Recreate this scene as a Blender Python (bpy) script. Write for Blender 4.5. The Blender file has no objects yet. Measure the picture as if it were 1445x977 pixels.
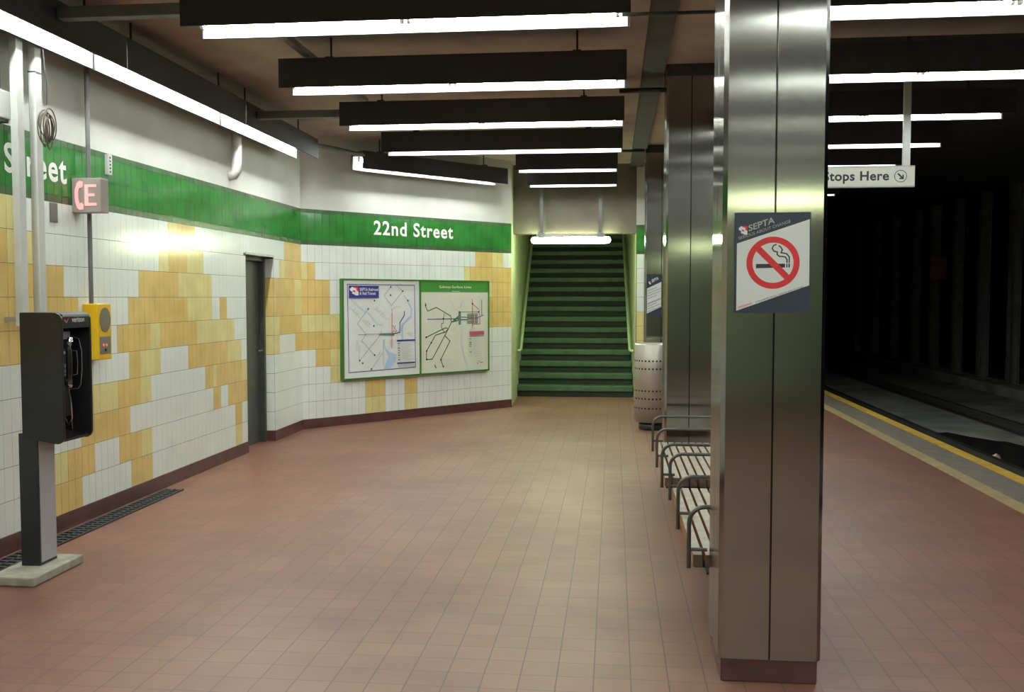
import bpy, bmesh, math, random
from mathutils import Vector, Matrix
random.seed(7)
sc = bpy.context.scene
COL = sc.collection
H = 1.6
CEIL = 3.57

# ------------------------------------------------------------------ materials
def new_mat(name):
    m = bpy.data.materials.new(name); m.use_nodes = True
    nt = m.node_tree
    return m, nt, nt.nodes['Principled BSDF']

def mat(name, col, rough=.5, metal=0., var=0., scale=8., bump=0., bscale=60., spec=.5, coat=0.):
    m, nt, b = new_mat(name)
    b.inputs['Base Color'].default_value = (*col, 1)
    b.inputs['Roughness'].default_value = rough
    b.inputs['Metallic'].default_value = metal
    b.inputs['Specular IOR Level'].default_value = spec
    b.inputs['Coat Weight'].default_value = coat
    tc = nt.nodes.new('ShaderNodeTexCoord')
    if var:
        n = nt.nodes.new('ShaderNodeTexNoise'); n.inputs['Scale'].default_value = scale; n.inputs['Detail'].default_value = 6
        nt.links.new(tc.outputs['Object'], n.inputs['Vector'])
        r = nt.nodes.new('ShaderNodeValToRGB')
        r.color_ramp.elements[0].position = .3; r.color_ramp.elements[1].position = .7
        r.color_ramp.elements[0].color = (*[c*(1-var) for c in col], 1)
        r.color_ramp.elements[1].color = (*[min(1, c*(1+var*.6)) for c in col], 1)
        nt.links.new(n.outputs['Fac'], r.inputs['Fac']); nt.links.new(r.outputs['Color'], b.inputs['Base Color'])
    if bump:
        n2 = nt.nodes.new('ShaderNodeTexNoise'); n2.inputs['Scale'].default_value = bscale
        nt.links.new(tc.outputs['Object'], n2.inputs['Vector'])
        bp = nt.nodes.new('ShaderNodeBump'); bp.inputs['Strength'].default_value = bump; bp.inputs['Distance'].default_value = .01
        nt.links.new(n2.outputs['Fac'], bp.inputs['Height']); nt.links.new(bp.outputs['Normal'], b.inputs['Normal'])
    return m

def emit(name, col, s, base=(.8, .8, .8)):
    m, nt, b = new_mat(name)
    b.inputs['Base Color'].default_value = (*base, 1)
    b.inputs['Emission Color'].default_value = (*col, 1)
    b.inputs['Emission Strength'].default_value = s
    return m

M = {}
M['tile_white'] = mat('tile_white', (.80, .84, .78), .14, var=.06, scale=3, bump=.05, bscale=14)
M['tile_yellow'] = mat('tile_yellow', (.74, .54, .20), .14, var=.12, scale=5, bump=.05, bscale=14)
M['tile_pale'] = mat('tile_pale', (.76, .67, .31), .14, var=.10, scale=5, bump=.05, bscale=14)
M['tile_green'] = mat('tile_green', (.034, .185, .036), .13, var=.22, scale=6, bump=.06, bscale=14)
M['tile_green_dark'] = mat('tile_green_dark', (.05, .115, .045), .25, var=.2, scale=6)
M['tile_red'] = mat('tile_red', (.085, .032, .03), .35, var=.35, scale=7)
M['grout'] = mat('grout', (.10, .085, .055), .9, var=.2)
M['plaster'] = mat('plaster', (.58, .575, .53), .6, var=.10, scale=2.5, bump=.08, bscale=30)
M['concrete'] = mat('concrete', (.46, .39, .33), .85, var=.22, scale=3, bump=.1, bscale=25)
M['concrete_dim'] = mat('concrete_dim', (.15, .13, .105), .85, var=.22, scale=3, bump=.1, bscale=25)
M['tunnel_black'] = mat('tunnel_black', (.030, .027, .026), .9, var=.3, scale=2)  # near-black colour of the tunnel ceiling and walls
M['strip_dark'] = mat('strip_dark', (.055, .052, .048), .7, var=.3, scale=4)
M['housing'] = mat('housing', (.030, .028, .030), .55, var=.2)
M['reflector'] = mat('reflector', (.85, .85, .82), .4)
M['cap'] = mat('cap', (.55, .54, .50), .5)
M['tube'] = emit('tube', (.93, 1.0, .95), 49)
M['tube_wall'] = emit('tube_wall', (.93, 1.0, .95), 170)
M['stairlamp'] = emit('stairlamp', (.84, 1.0, .58), 72)
M['stairlamp_dim'] = emit('stairlamp_dim', (.84, 1.0, .58), 22)
M['galv'] = mat('galv', (.45, .46, .44), .4, .6, var=.15)
M['conduit'] = mat('conduit', (.16, .16, .15), .5, .3, var=.2)
M['conduit_dark'] = mat('conduit_dark', (.03, .03, .03), .6)
M['polepaint'] = mat('polepaint', (.56, .57, .54), .4, .0, var=.08)
M['black_plastic'] = mat('black_plastic', (.012, .012, .013), .28, var=.2)
M['black_metal'] = mat('black_metal', (.02, .021, .024), .35, var=.2)
M['greypanel'] = mat('greypanel', (.42, .42, .43), .45, .2, var=.08)
M['chrome'] = mat('chrome', (.75, .75, .75), .15, 1)
M['cement'] = mat('cement', (.33, .32, .25), .85, var=.3, scale=12, bump=.3)
M['yellow_box'] = mat('yellow_box', (.75, .46, .01), .35, var=.06)
M['grille'] = mat('grille', (.16, .14, .09), .6, var=.2, scale=90)
M['panel_dark'] = mat('panel_dark', (.15, .14, .11), .5)
M['red_lamp'] = emit('red_lamp', (1, .1, .06), 1.2, (.6, .05, .04))
M['ce_face'] = mat('ce_face', (.34, .29, .26), .5, var=.08)
M['ce_letter'] = emit('ce_letter', (1, .36, .36), .85, (.75, .3, .3))
M['ink_white'] = mat('ink_white', (.85, .85, .82), .5)
M['ink_line'] = mat('ink_line', (.42, .45, .43), .5)
M['ink_black'] = mat('ink_black', (.02, .02, .022), .5)
M['ink_red'] = mat('ink_red', (.66, .025, .035), .45)
M['ink_navy'] = mat('ink_navy', (.030, .026, .20), .45)
M['ink_slate'] = mat('ink_slate', (.016, .024, .045), .35)
M['ink_grey'] = mat('ink_grey', (.42, .42, .42), .5)
M['ink_lgrey'] = mat('ink_lgrey', (.60, .61, .60), .5)
M['ink_blue'] = mat('ink_blue', (.45, .62, .80), .5)
M['ink_pblue'] = mat('ink_pblue', (.58, .68, .72), .5)
M['ink_green'] = mat('ink_green', (.06, .17, .03), .5)
M['ink_hgreen'] = mat('ink_hgreen', (.05, .27, .03), .45)
M['ink_teal'] = mat('ink_teal', (.10, .22, .16), .5)
M['ink_pink'] = mat('ink_pink', (.45, .10, .14), .5)
M['paper'] = mat('paper', (.80, .82, .80), .25, var=.03)
M['paper_cream'] = mat('paper_cream', (.74, .75, .62), .25, var=.03)
M['frame_green'] = mat('frame_green', (.05, .16, .03), .35, var=.1)
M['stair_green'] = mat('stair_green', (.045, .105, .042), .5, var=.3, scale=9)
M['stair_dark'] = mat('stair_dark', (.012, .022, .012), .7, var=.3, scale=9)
M['stairwall'] = mat('stairwall', (.56, .62, .38), .45, var=.18, scale=2.5)
M['rail_paint'] = mat('rail_paint', (.42, .55, .30), .3, .2)
M['wood_top'] = mat('wood_top', (.40, .36, .29), .5, var=.22, scale=14)
M['wood_side'] = mat('wood_side', (.27, .125, .045), .5, var=.25, scale=14)
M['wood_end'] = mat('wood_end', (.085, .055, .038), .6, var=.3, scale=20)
M['tube_dark'] = mat('tube_dark', (.10, .095, .085), .35, .7)
M['can_hole'] = mat('can_hole', (.01, .01, .01), .9)
M['yellow_line'] = mat('yellow_line', (.55, .34, .04), .7, var=.25, scale=7)
M['tan_line'] = mat('tan_line', (.33, .25, .12), .75, var=.2, scale=7)
M['edge_grey'] = mat('edge_grey', (.145, .12, .095), .8, var=.25, scale=8)
M['trackbed'] = mat('trackbed', (.25, .255, .22), .8, var=.5, scale=1.2)
M['wet'] = mat('wet', (.022, .022, .022), .22, var=.2, scale=3)
M['steel_rail'] = mat('steel_rail', (.20, .18, .16), .3, .9)
M['post_dark'] = mat('post_dark', (.15, .145, .13), .6, var=.3, scale=5)
M['red_sign'] = mat('red_sign', (.28, .09, .07), .6)
M['sign_white'] = mat('sign_white', (.62, .62, .54), .45)
M['litter'] = mat('litter', (.6, .48, .42), .7)
M['door_dark'] = mat('door_dark', (.055, .06, .052), .5, var=.2)

def brushed(name, col, rough):
    m, nt, b = new_mat(name)
    b.inputs['Base Color'].default_value = (*col, 1)
    b.inputs['Metallic'].default_value = 1
    b.inputs['Roughness'].default_value = rough
    b.inputs['Anisotropic'].default_value = 1.0
    b.inputs['Anisotropic Rotation'].default_value = 0
    tg = nt.nodes.new('ShaderNodeTangent'); tg.direction_type = 'RADIAL'; tg.axis = 'Z'
    nt.links.new(tg.outputs['Tangent'], b.inputs['Tangent'])
    tc = nt.nodes.new('ShaderNodeTexCoord')
    mp = nt.nodes.new('ShaderNodeMapping'); mp.inputs['Scale'].default_value = (180, 180, 2)
    n = nt.nodes.new('ShaderNodeTexNoise'); n.inputs['Scale'].default_value = 2; n.inputs['Detail'].default_value = 3
    nt.links.new(tc.outputs['Object'], mp.inputs['Vector']); nt.links.new(mp.outputs['Vector'], n.inputs['Vector'])
    mr = nt.nodes.new('ShaderNodeMapRange'); mr.inputs['To Min'].default_value = rough*.85; mr.inputs['To Max'].default_value = rough*1.2
    nt.links.new(n.outputs['Fac'], mr.inputs['Value']); nt.links.new(mr.outputs['Result'], b.inputs['Roughness'])
    n2 = nt.nodes.new('ShaderNodeTexNoise'); n2.inputs['Scale'].default_value = 1.3; n2.inputs['Detail'].default_value = 4
    nt.links.new(tc.outputs['Object'], n2.inputs['Vector'])
    r = nt.nodes.new('ShaderNodeValToRGB'); r.color_ramp.elements[0].position = .3; r.color_ramp.elements[1].position = .7
    r.color_ramp.elements[0].color = (*[c*.88 for c in col], 1); r.color_ramp.elements[1].color = (*[min(1, c*1.05) for c in col], 1)
    nt.links.new(n2.outputs['Fac'], r.inputs['Fac']); nt.links.new(r.outputs['Color'], b.inputs['Base Color'])
    return m
M['stainless'] = brushed('stainless', (.36, .355, .325), .17)
M['stainless_can'] = mat('stainless_can', (.56, .53, .45), .42, .75, var=.08)
M['reflector_wall'] = mat('reflector_wall', (.25, .25, .24), .5)
M['reartile'] = mat('reartile', (.40, .50, .32), .4, var=.3)

def floor_material():
    m, nt, b = new_mat('quarry_tile')
    L = nt.links.new
    tc = nt.nodes.new('ShaderNodeTexCoord')
    mp = nt.nodes.new('ShaderNodeMapping'); mp.inputs['Location'].default_value = (.075+.155*40, 6.1, 0)
    L(tc.outputs['Object'], mp.inputs['Vector'])
    br = nt.nodes.new('ShaderNodeTexBrick'); br.offset = 0; br.squash = 1
    br.inputs['Scale'].default_value = 1; br.inputs['Brick Width'].default_value = .155; br.inputs['Row Height'].default_value = .1525
    br.inputs['Mortar Size'].default_value = .0020; br.inputs['Mortar Smooth'].default_value = .25; br.inputs['Bias'].default_value = 0
    br.inputs['Color1'].default_value = (.200, .092, .060, 1); br.inputs['Color2'].default_value = (.172, .078, .052, 1)
    br.inputs['Mortar'].default_value = (.06, .042, .034, 1)
    L(mp.outputs['Vector'], br.inputs['Vector'])
    n = nt.nodes.new('ShaderNodeTexNoise'); n.inputs['Scale'].default_value = .9; n.inputs['Detail'].default_value = 7; n.inputs['Roughness'].default_value = .6
    L(tc.outputs['Object'], n.inputs['Vector'])
    r = nt.nodes.new('ShaderNodeValToRGB'); r.color_ramp.elements[0].position = .32; r.color_ramp.elements[1].position = .7
    r.color_ramp.elements[0].color = (.74, .66, .66, 1); r.color_ramp.elements[1].color = (1.12, 1.12, 1.06, 1)
    L(n.outputs['Fac'], r.inputs['Fac'])
    mx = nt.nodes.new('ShaderNodeMix'); mx.data_type = 'RGBA'; mx.blend_type = 'MULTIPLY'; mx.inputs['Factor'].default_value = 1
    L(br.outputs['Color'], mx.inputs['A']); L(r.outputs['Color'], mx.inputs['B'])
    # tan middle lane: wear, plus reflected light and dimmer left floor put into colour
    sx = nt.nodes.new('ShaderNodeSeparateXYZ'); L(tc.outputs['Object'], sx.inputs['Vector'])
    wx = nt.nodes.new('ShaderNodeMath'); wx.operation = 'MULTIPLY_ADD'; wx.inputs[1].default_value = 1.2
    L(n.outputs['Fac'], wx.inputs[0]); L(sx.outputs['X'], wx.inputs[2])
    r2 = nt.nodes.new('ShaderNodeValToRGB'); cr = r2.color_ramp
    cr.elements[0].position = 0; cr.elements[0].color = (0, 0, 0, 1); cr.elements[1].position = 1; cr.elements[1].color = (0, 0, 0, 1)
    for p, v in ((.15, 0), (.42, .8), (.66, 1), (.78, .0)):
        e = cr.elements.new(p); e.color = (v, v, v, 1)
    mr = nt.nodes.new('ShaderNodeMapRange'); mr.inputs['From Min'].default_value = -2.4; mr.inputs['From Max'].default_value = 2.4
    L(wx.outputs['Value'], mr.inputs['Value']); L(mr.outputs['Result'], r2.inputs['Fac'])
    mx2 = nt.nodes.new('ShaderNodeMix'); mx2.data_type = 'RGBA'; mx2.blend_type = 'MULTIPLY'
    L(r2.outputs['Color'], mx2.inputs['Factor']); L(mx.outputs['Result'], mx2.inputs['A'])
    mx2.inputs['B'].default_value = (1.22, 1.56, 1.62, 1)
    # wider dark joints along the platform
    ax = nt.nodes.new('ShaderNodeMath'); ax.operation = 'MULTIPLY_ADD'; ax.inputs[1].default_value = 1/.155; ax.inputs[2].default_value = (.075+.155*40)/.155
    L(sx.outputs['X'], ax.inputs[0])
    pg = nt.nodes.new('ShaderNodeMath'); pg.operation = 'PINGPONG'; pg.inputs[1].default_value = .5; L(ax.outputs['Value'], pg.inputs[0])
    lt = nt.nodes.new('ShaderNodeMapRange'); lt.inputs['From Min'].default_value = .010; lt.inputs['From Max'].default_value = .024; lt.inputs['To Min'].default_value = .85; lt.inputs['To Max'].default_value = 0
    L(pg.outputs['Value'], lt.inputs['Value'])
    mx3 = nt.nodes.new('ShaderNodeMix'); mx3.data_type = 'RGBA'
    L(lt.outputs['Result'], mx3.inputs['Factor']); L(mx2.outputs['Result'], mx3.inputs['A']); mx3.inputs['B'].default_value = (.07, .052, .042, 1)
    L(mx3.outputs['Result'], b.inputs['Base Color'])
    b.inputs['Roughness'].default_value = .46
    b.inputs['Specular IOR Level'].default_value = .4
    bp = nt.nodes.new('ShaderNodeBump'); bp.inputs['Strength'].default_value = .25; bp.inputs['Distance'].default_value = .004; bp.invert = True
    L(br.outputs['Fac'], bp.inputs['Height']); L(bp.outputs['Normal'], b.inputs['Normal'])
    return m
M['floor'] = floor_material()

# ------------------------------------------------------------------ mesh builder
class MB:
    def __init__(s): s.v = []; s.f = []; s.m = []; s.sm = []
    def add(s, vs, fs, mi=0, smooth=False):
        o = len(s.v); s.v += [tuple(p) for p in vs]
        for f in fs: s.f.append(tuple(i+o for i in f)); s.m.append(mi); s.sm.append(smooth)
        return s
    def box(s, x0, x1, y0, y1, z0, z1, mi=0):
        vs = [(x, y, z) for z in (z0, z1) for y in (y0, y1) for x in (x0, x1)]
        return s.add(vs, [(0,2,3,1),(4,5,7,6),(0,1,5,4),(2,6,7,3),(0,4,6,2),(1,3,7,5)], mi)
    def prism(s, pts, ax, a, b, mi=0):
        """polygon pts in the plane normal to axis ax, extruded from a to b"""
        n = len(pts)
        def mk(p, t):
            if ax == 'x': return (t, p[0], p[1])
            if ax == 'y': return (p[0], t, p[1])
            return (p[0], p[1], t)
        vs = [mk(p, a) for p in pts]+[mk(p, b) for p in pts]
        fs = [tuple(range(n))[::-1], tuple(range(n, 2*n))]+[(i, (i+1) % n, n+(i+1) % n, n+i) for i in range(n)]
        return s.add(vs, fs, mi)
    def tube(s, path, r, seg=10, mi=0, closed=False, caps=True):
        P = [Vector(p) for p in path]; n = len(P); rings = []
        prev = None
        for i in range(n):
            if closed: t = (P[(i+1) % n]-P[i-1])
            else: t = P[min(i+1, n-1)]-P[max(i-1, 0)]
            t.normalize()
            if prev is None:
                a = Vector((0,0,1)) if abs(t.z) < .9 else Vector((1,0,0))
                u = t.cross(a).normalized()
            else:
                u = (prev-t*prev.dot(t)).normalized()
            prev = u; w = t.cross(u)
            rr = r[i] if isinstance(r, (list, tuple)) else r
            rings.append([P[i]+(u*math.cos(2*math.pi*k/seg)+w*math.sin(2*math.pi*k/seg))*rr for k in range(seg)])
        vs = [p for R in rings for p in R]; fs = []
        for i in range(n if closed else n-1):
            j = (i+1) % n
            for k in range(seg): fs.append((i*seg+k, i*seg+(k+1) % seg, j*seg+(k+1) % seg, j*seg+k))
        s.add(vs, fs, mi, True)
        if not closed and caps:
            s.add(rings[0], [tuple(range(seg))[::-1]], mi); s.add(rings[-1], [tuple(range(seg))], mi)
        return s
    def lathe(s, prof, seg=32, mi=0, c=(0,0)):
        vs = [(c[0]+r*math.cos(2*math.pi*k/seg), c[1]+r*math.sin(2*math.pi*k/seg), z) for r, z in prof for k in range(seg)]
        fs = [(i*seg+k, i*seg+(k+1) % seg, (i+1)*seg+(k+1) % seg, (i+1)*seg+k) for i in range(len(prof)-1) for k in range(seg)]
        return s.add(vs, fs, mi, True)
    def build(s, name, mats, parent=None, bevel=0, loc=None):
        me = bpy.data.meshes.new(name); me.from_pydata(s.v, [], s.f)
        if not isinstance(mats, (list, tuple)): mats = [mats]
        for m in mats: me.materials.append(M[m] if isinstance(m, str) else m)
        me.polygons.foreach_set('material_index', s.m); me.polygons.foreach_set('use_smooth', s.sm)
        me.update()
        bm = bmesh.new(); bm.from_mesh(me); bmesh.ops.recalc_face_normals(bm, faces=bm.faces) if s.recalc else None
        bm.to_mesh(me); bm.free()
        o = bpy.data.objects.new(name, me); COL.objects.link(o)
        if parent is not None: o.parent = parent
        if loc is not None: o.location = loc
        if bevel:
            b = o.modifiers.new('bevel', 'BEVEL'); b.width = bevel; b.segments = 2; b.limit_method = 'ANGLE'; b.angle_limit = math.radians(50)
        return o
    recalc = True

def tag(o, label=None, cat=None, group=None, kind=None):
    if label: o['label'] = label
    if cat: o['category'] = cat
    if group: o['group'] = group
    if kind: o['kind'] = kind
    return o
def thing(name, loc, label, cat, group=None, rz=0):
    o = bpy.data.objects.new(name, None); COL.objects.link(o); o.location = loc; o.rotation_euler = (0, 0, rz)
    o.empty_display_size = .1
    return tag(o, label, cat, group)
def struct(mb, name, mats, **k):
    return tag(mb.build(name, mats, **k), kind='structure')
def copy_tree(o, parent=None):
    c = o.copy(); COL.objects.link(c)
    if parent is not None: c.parent = parent
    for ch in list(o.children): copy_tree(ch, c)
    return c

def text_mesh(s, bold=0.0, track=1.0):
    """flat lettering in the unit box: verts (u right, v up), u scaled to text width 1, v to height 1 of the whole box; returns verts, faces, aspect"""
    cu = bpy.data.curves.new('lettering', 'FONT'); cu.body = s; cu.offset = bold; cu.space_character = track; cu.resolution_u = 4; cu.space_line = .95
    ob = bpy.data.objects.new('lettering', cu); COL.objects.link(ob)
    dg = bpy.context.evaluated_depsgraph_get(); dg.update()
    me = bpy.data.meshes.new_from_object(ob.evaluated_get(dg))
    vs = [v.co.copy() for v in me.vertices]; fs = [tuple(p.vertices) for p in me.polygons]
    x0 = min(v.x for v in vs); x1 = max(v.x for v in vs); y0 = min(v.y for v in vs); y1 = max(v.y for v in vs)
    out = [((v.x-x0)/(x1-x0), (v.y-y0)/(y1-y0)) for v in vs]
    bpy.data.objects.remove(ob); bpy.data.curves.remove(cu); bpy.data.meshes.remove(me)
    return out, fs
def put_text(mb, s, place, u0, u1, v0, v1, mi=0, bold=0.0, track=1.0, keep=None):
    """place(u, v) -> 3D point"""
    vs, fs = text_mesh(s, bold, track)
    if keep:
        fs = [f for f in fs if keep[0] <= sum(vs[i][0] for i in f)/len(f) < keep[1]]
        used = sorted({i for f in fs for i in f}); ix = {i: k_ for k_, i in enumerate(used)}
        vs = [vs[i] for i in used]; fs = [tuple(ix[i] for i in f) for f in fs]
    mb.add([place(u0+(u1-u0)*a, v0+(v1-v0)*b) for a, b in vs], fs, mi)

class Sheet:
    """flat printing on a plane: place(u, v, d)"""
    def __init__(s, place, d0=.0008): s.mb = MB(); s.place = place; s.d = d0; s.mb.recalc = False
    def nxt(s): s.d += .00012
    def poly(s, pts, mi): s.nxt(); s.mb.add([s.place(u, v, s.d) for u, v in pts], [tuple(range(len(pts)))], mi)
    def rect(s, u0, u1, v0, v1, mi): s.poly([(u0, v0), (u1, v0), (u1, v1), (u0, v1)], mi)
    def line(s, pts, w, mi):
        s.nxt()
        for (a, b) in zip(pts[:-1], pts[1:]):
            a = Vector(a); b = Vector(b); t = (b-a)
            if t.length < 1e-6: continue
            t.normalize(); n = Vector((-t.y, t.x))*w/2; e = t*w*.35
            q = [a-e-n, b+e-n, b+e+n, a-e+n]
            s.mb.add([s.place(p.x, p.y, s.d) for p in q], [(0, 1, 2, 3)], mi)
    def disc(s, c, r, mi, n=20): s.poly([(c[0]+r*math.cos(2*math.pi*k/n), c[1]+r*math.sin(2*math.pi*k/n)) for k in range(n)], mi)
    def ring(s, c, r0, r1, mi, n=48, a0=0, a1=2*math.pi):
        s.nxt(); vs = []; fs = []
        for k in range(n+1):
            a = a0+(a1-a0)*k/n
            for r in (r0, r1): vs.append(s.place(c[0]+r*math.cos(a), c[1]+r*math.sin(a), s.d))
        for k in range(n): fs.append((2*k, 2*k+1, 2*k+3, 2*k+2))
        s.mb.add(vs, fs, mi)
    def text(s, t, u0, u1, v0, v1, mi, bold=0.0):
        s.nxt(); d = s.d
        put_text(s.mb, t, lambda u, v: s.place(u, v, d), u0, u1, v0, v1, mi, bold)
    def textrot(s, t, o, ang, w, h, mi, bold=0.0):
        s.nxt(); d = s.d; ca, sa = math.cos(ang), math.sin(ang)
        put_text(s.mb, t, lambda u, v: s.place(o[0]+u*ca-v*sa, o[1]+u*sa+v*ca, d), 0, w, 0, h, mi, bold)

def transit_logo(sh, u0, v0, w, h, white, red, blue):
    """square emblem: a white S band between a blue and a red field"""
    sh.rect(u0, u0+w, v0, v0+h, white)
    q = lambda pts: [(u0+a*w, v0+b*h) for a, b in pts]
    sh.poly(q([(.30,1),(1,1),(1,.42),(.86,.52),(.72,.66),(.80,.78),(.58,.86),(.42,.92)]), red)
    sh.poly(q([(0,0),(.66,0),(.52,.10),(.30,.18),(.22,.30),(.34,.38),(.12,.50),(0,.62)]), blue)
    sh.poly(q([(0,1),(.24,1),(.14,.88),(0,.80)]), blue)
    sh.poly(q([(.34,.60),(.56,.58),(.66,.44),(.52,.38),(.36,.46)]), red)

# ------------------------------------------------------------------ setting
WX = -3.75
A = Vector((-3.805, 11.23)); A.x = WX
B = Vector((-1.48, 13.85))
AB = (B-A); ABL = AB.length; ABd = AB.normalized(); ABn = Vector((ABd.y, -ABd.x))
def pl_left(s, z, d=0): return (WX+d, s, z)
def pl_ab(s, z, d=0): return (A.x+ABd.x*s+ABn.x*d, A.y+ABd.y*s+ABn.y*d, z)

BB = .115; RH = .2125; BANDZ = 2.24; BANDT = 2.67
ROWZ = [BB+RH*(9-r) for r in range(10)]   # bottom z of row r (0 = top)

def tiles(mb, place, s0, s1, p, phase, colour, skip=None):
    """glazed tiles standing 3 mm proud of the grout, each tipped a hair"""
    def one(a, b, z0, z1, mi):
        g = .0016; a += g; b -= g; z0 += g; z1 -= g
        if b-a < .008: return
        j = [.003+random.uniform(-.00035, .00035) for _ in range(4)]
        vs = [place(a, z0, 0), place(b, z0, 0), place(b, z1, 0), place(a, z1, 0),
              place(a, z0, j[0]), place(b, z0, j[1]), place(b, z1, j[2]), place(a, z1, j[3])]
        mb.add(vs, [(4,5,6,7), (0,1,5,4), (1,2,6,5), (2,3,7,6), (3,0,4,7)], mi)
    rows = [(ROWZ[r], ROWZ[r]+RH, r) for r in range(10)]
    rows[0] = (ROWZ[0], BANDZ, 0)
    rows += [(BANDZ, BANDZ+.05, 'd'), (BANDZ+.05, 2.452, 'g'), (2.452, BANDT-.045, 'g'), (BANDT-.045, BANDT, 'd')]
    k0 = math.floor((s0-phase)/p); k1 = math.ceil((s1-phase)/p)
    for z0, z1, r in rows:
        for k in range(k0, k1):
            a = max(s0, phase+k*p); b = min(s1, phase+(k+1)*p)
            if b-a < .006: continue
            mid = (a+b)/2
            if skip:
                q = skip(a, b, z0, z1)
                if q is None: continue
                a, b, z0b, z1b = q
            else: z0b, z1b = z0, z1
            if r == 'd': c = 4
            elif r == 'g': c = 3
            else: c = colour(r, mid)
            one(a, b, z0b, z1b, c)
TM = ['tile_white', 'tile_yellow', 'tile_pale', 'tile_green', 'tile_green_dark', 'grout', 'plaster']
def pick(table):
    def f(r, s):
        for a, b, c in table.get(r, ()):
            if a <= s < b: return c
        return 0
    return f
Y1, P2 = 1, 2
LEFT = {
 0: [(0,5.73,2),(7.775,7.96,2),(7.96,8.31,1),(10.635,12,1)],
 1: [(0,5.60,1),(5.60,5.92,2),(7.595,7.775,2),(7.775,8.13,1),(8.13,8.48,2),(10.45,10.63,2),(10.63,12,1)],
 2: [(0,6.217,1),(7.25,7.96,1),(7.96,8.65,2),(10.3,10.95,1),(10.95,12,2)],
 3: [(0,6.378,1),(7.07,8.13,1),(8.13,8.64,2),(8.80,8.98,1),(10.3,10.95,1),(10.95,12,2)],
 4: [(0,5.9,1),(6.90,7.42,1),(7.42,7.595,2),(7.595,8.30,1),(8.30,9.15,2),(10.29,10.43,2),(10.43,12,1)],
 5: [(7.07,7.25,1),(7.25,7.595,2),(8.12,8.99,1),(8.99,9.33,2),(10.2,10.42,2),(10.97,12,1)],
 6: [(6.45,6.56,1),(6.56,6.90,2),(6.90,7.25,1),(7.25,7.42,2),(8.45,8.65,1),(8.65,8.73,2),(8.73,9.32,1),(9.32,9.5,2)],
 7: [(6.38,7.07,1),(8.62,8.80,1),(8.98,9.5,1)],
 8: [(5.9,6.197,2),(6.197,6.55,1),(6.90,7.25,1),(7.25,7.42,2),(9.16,9.33,1)],
 9: [(5.7,6.367,1),(7.07,7.41,1),(9.16,9.33,2)],
}
k = ABL/3.503
BACK = {
 0: [(2.78,3.17,1),(3.17,3.31,2)], 1: [(0,.088,2),(.088,.192,1),(2.577,2.679,2),(2.679,3.6,1)],
 2: [(0,.39,1),(3.03,3.17,2),(3.17,3.6,1)], 3: [(0,.39,1),(3.03,3.6,1)], 4: [(0,.6,2),(3.03,3.6,1)],
 5: [(0,.6,1)], 6: [(.192,.39,1),(.39,.6,2)], 7: [(.39,.6,2)],
 8: [(.976,1.19,1),(1.575,1.785,1)], 9: [(.976,1.19,2),(1.575,1.785,2)],
}
D0, D1, DH = 9.475, 10.28, 2.055   # doorway in the left wall
# left wall
mb = MB(); mb.recalc = False
def door_skip(a, b, z0, z1):
    if b <= D0 or a >= D1 or z0 >= DH: return a, b, z0, z1
    if z1 > DH+.01: return a, b, DH, z1
    if a < D0: return a, D0, z0, z1
    if b > D1: return D1, b, z0, z1
    if z1 > DH+.01: return a, b, DH, z1
    return None
tiles(mb, pl_left, 3.6, A.y, .0868, 7.075-.0868*60, pick(LEFT), door_skip)
def wallbox(y0, y1, z0, z1, mi): mb.box(WX-.3, WX, y0, y1, z0, z1, mi)
wallbox(-8, D0, 0, BANDT, 5); wallbox(D1, A.y+.12, 0, BANDT, 5); wallbox(D0, D1, DH, BANDT, 5); wallbox(-8, A.y+.12, BANDT, CEIL, 6)
mb.box(WX, WX+.004, -8, 3.6, 0, 2.24, 0); mb.box(WX, WX+.004, -8, 3.6, 2.24, BANDT, 3)
# tiled return of the doorway
for r in range(1, 10):
    mb.box(WX-.26, WX, D1-.003, D1, ROWZ[r]+.002, min(DH, ROWZ[r]+RH)-.002, {2:1,3:1,4:2,5:2}.get(r, 0))
wl = struct(mb, 'wall_left', TM)
# back wall at an angle
mb = MB(); mb.recalc = False
def pl_abn(s, z, d=0): return pl_ab(s*1.0, z, d)
tiles(mb, pl_abn, 0.0, ABL, .1035, .088-.1035, pick({r: [(a*k, b*k, c) for a, b, c in v] for r, v in BACK.items()}))
def abbox(m_, s0, s1, z0, z1, d0, d1, mi):
    vs = [pl_ab(s, z, d) for z in (z0, z1) for d in (d0, d1) for s in (s0, s1)]
    m_.add(vs, [(0,1,3,2),(4,6,7,5),(0,4,5,1),(2,3,7,6),(0,2,6,4),(1,5,7,3)], mi)
abbox(mb, -.1, ABL, 0, BANDT, -.2, 0, 5); abbox(mb, -.1, ABL, BANDT, CEIL, -.2, 0, 6)
struct(mb, 'wall_back', TM)
# baseboards
mb = MB(); mb.box(WX, WX+.012, -8, D0, 0, BB); mb.box(WX, WX+.012, D1, A.y, 0, BB); mb.box(WX-.26, WX+.012, D1-.012, D1, 0, BB); struct(mb, 'baseboard_left', 'tile_red')
mb = MB(); abbox(mb, 0, ABL, 0, BB, 0, .012, 0); struct(mb, 'baseboard_back', 'tile_red')
# recessed door
t = MB(); t.box(WX-.20, WX-.15, D0, D1, 0, DH)
d = struct(t, 'door_1', 'door_dark')
t = MB(); t.box(WX-.15, WX-.09, D0, D0+.05, 0, DH); t.box(WX-.15, WX-.09, D1-.06, D1-.012, 0, DH); t.box(WX-.15, WX-.09, D0+.05, D1-.06, DH-.06, DH)
t.build('door_frame', 'door_dark', d)
t = MB(); t.tube([(WX-.15, D1-.14, 1.02), (WX-.09, D1-.14, 1.02), (WX-.09, D1-.26, 1.02)], .011); t.build('door_handle', 'chrome', d)
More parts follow.
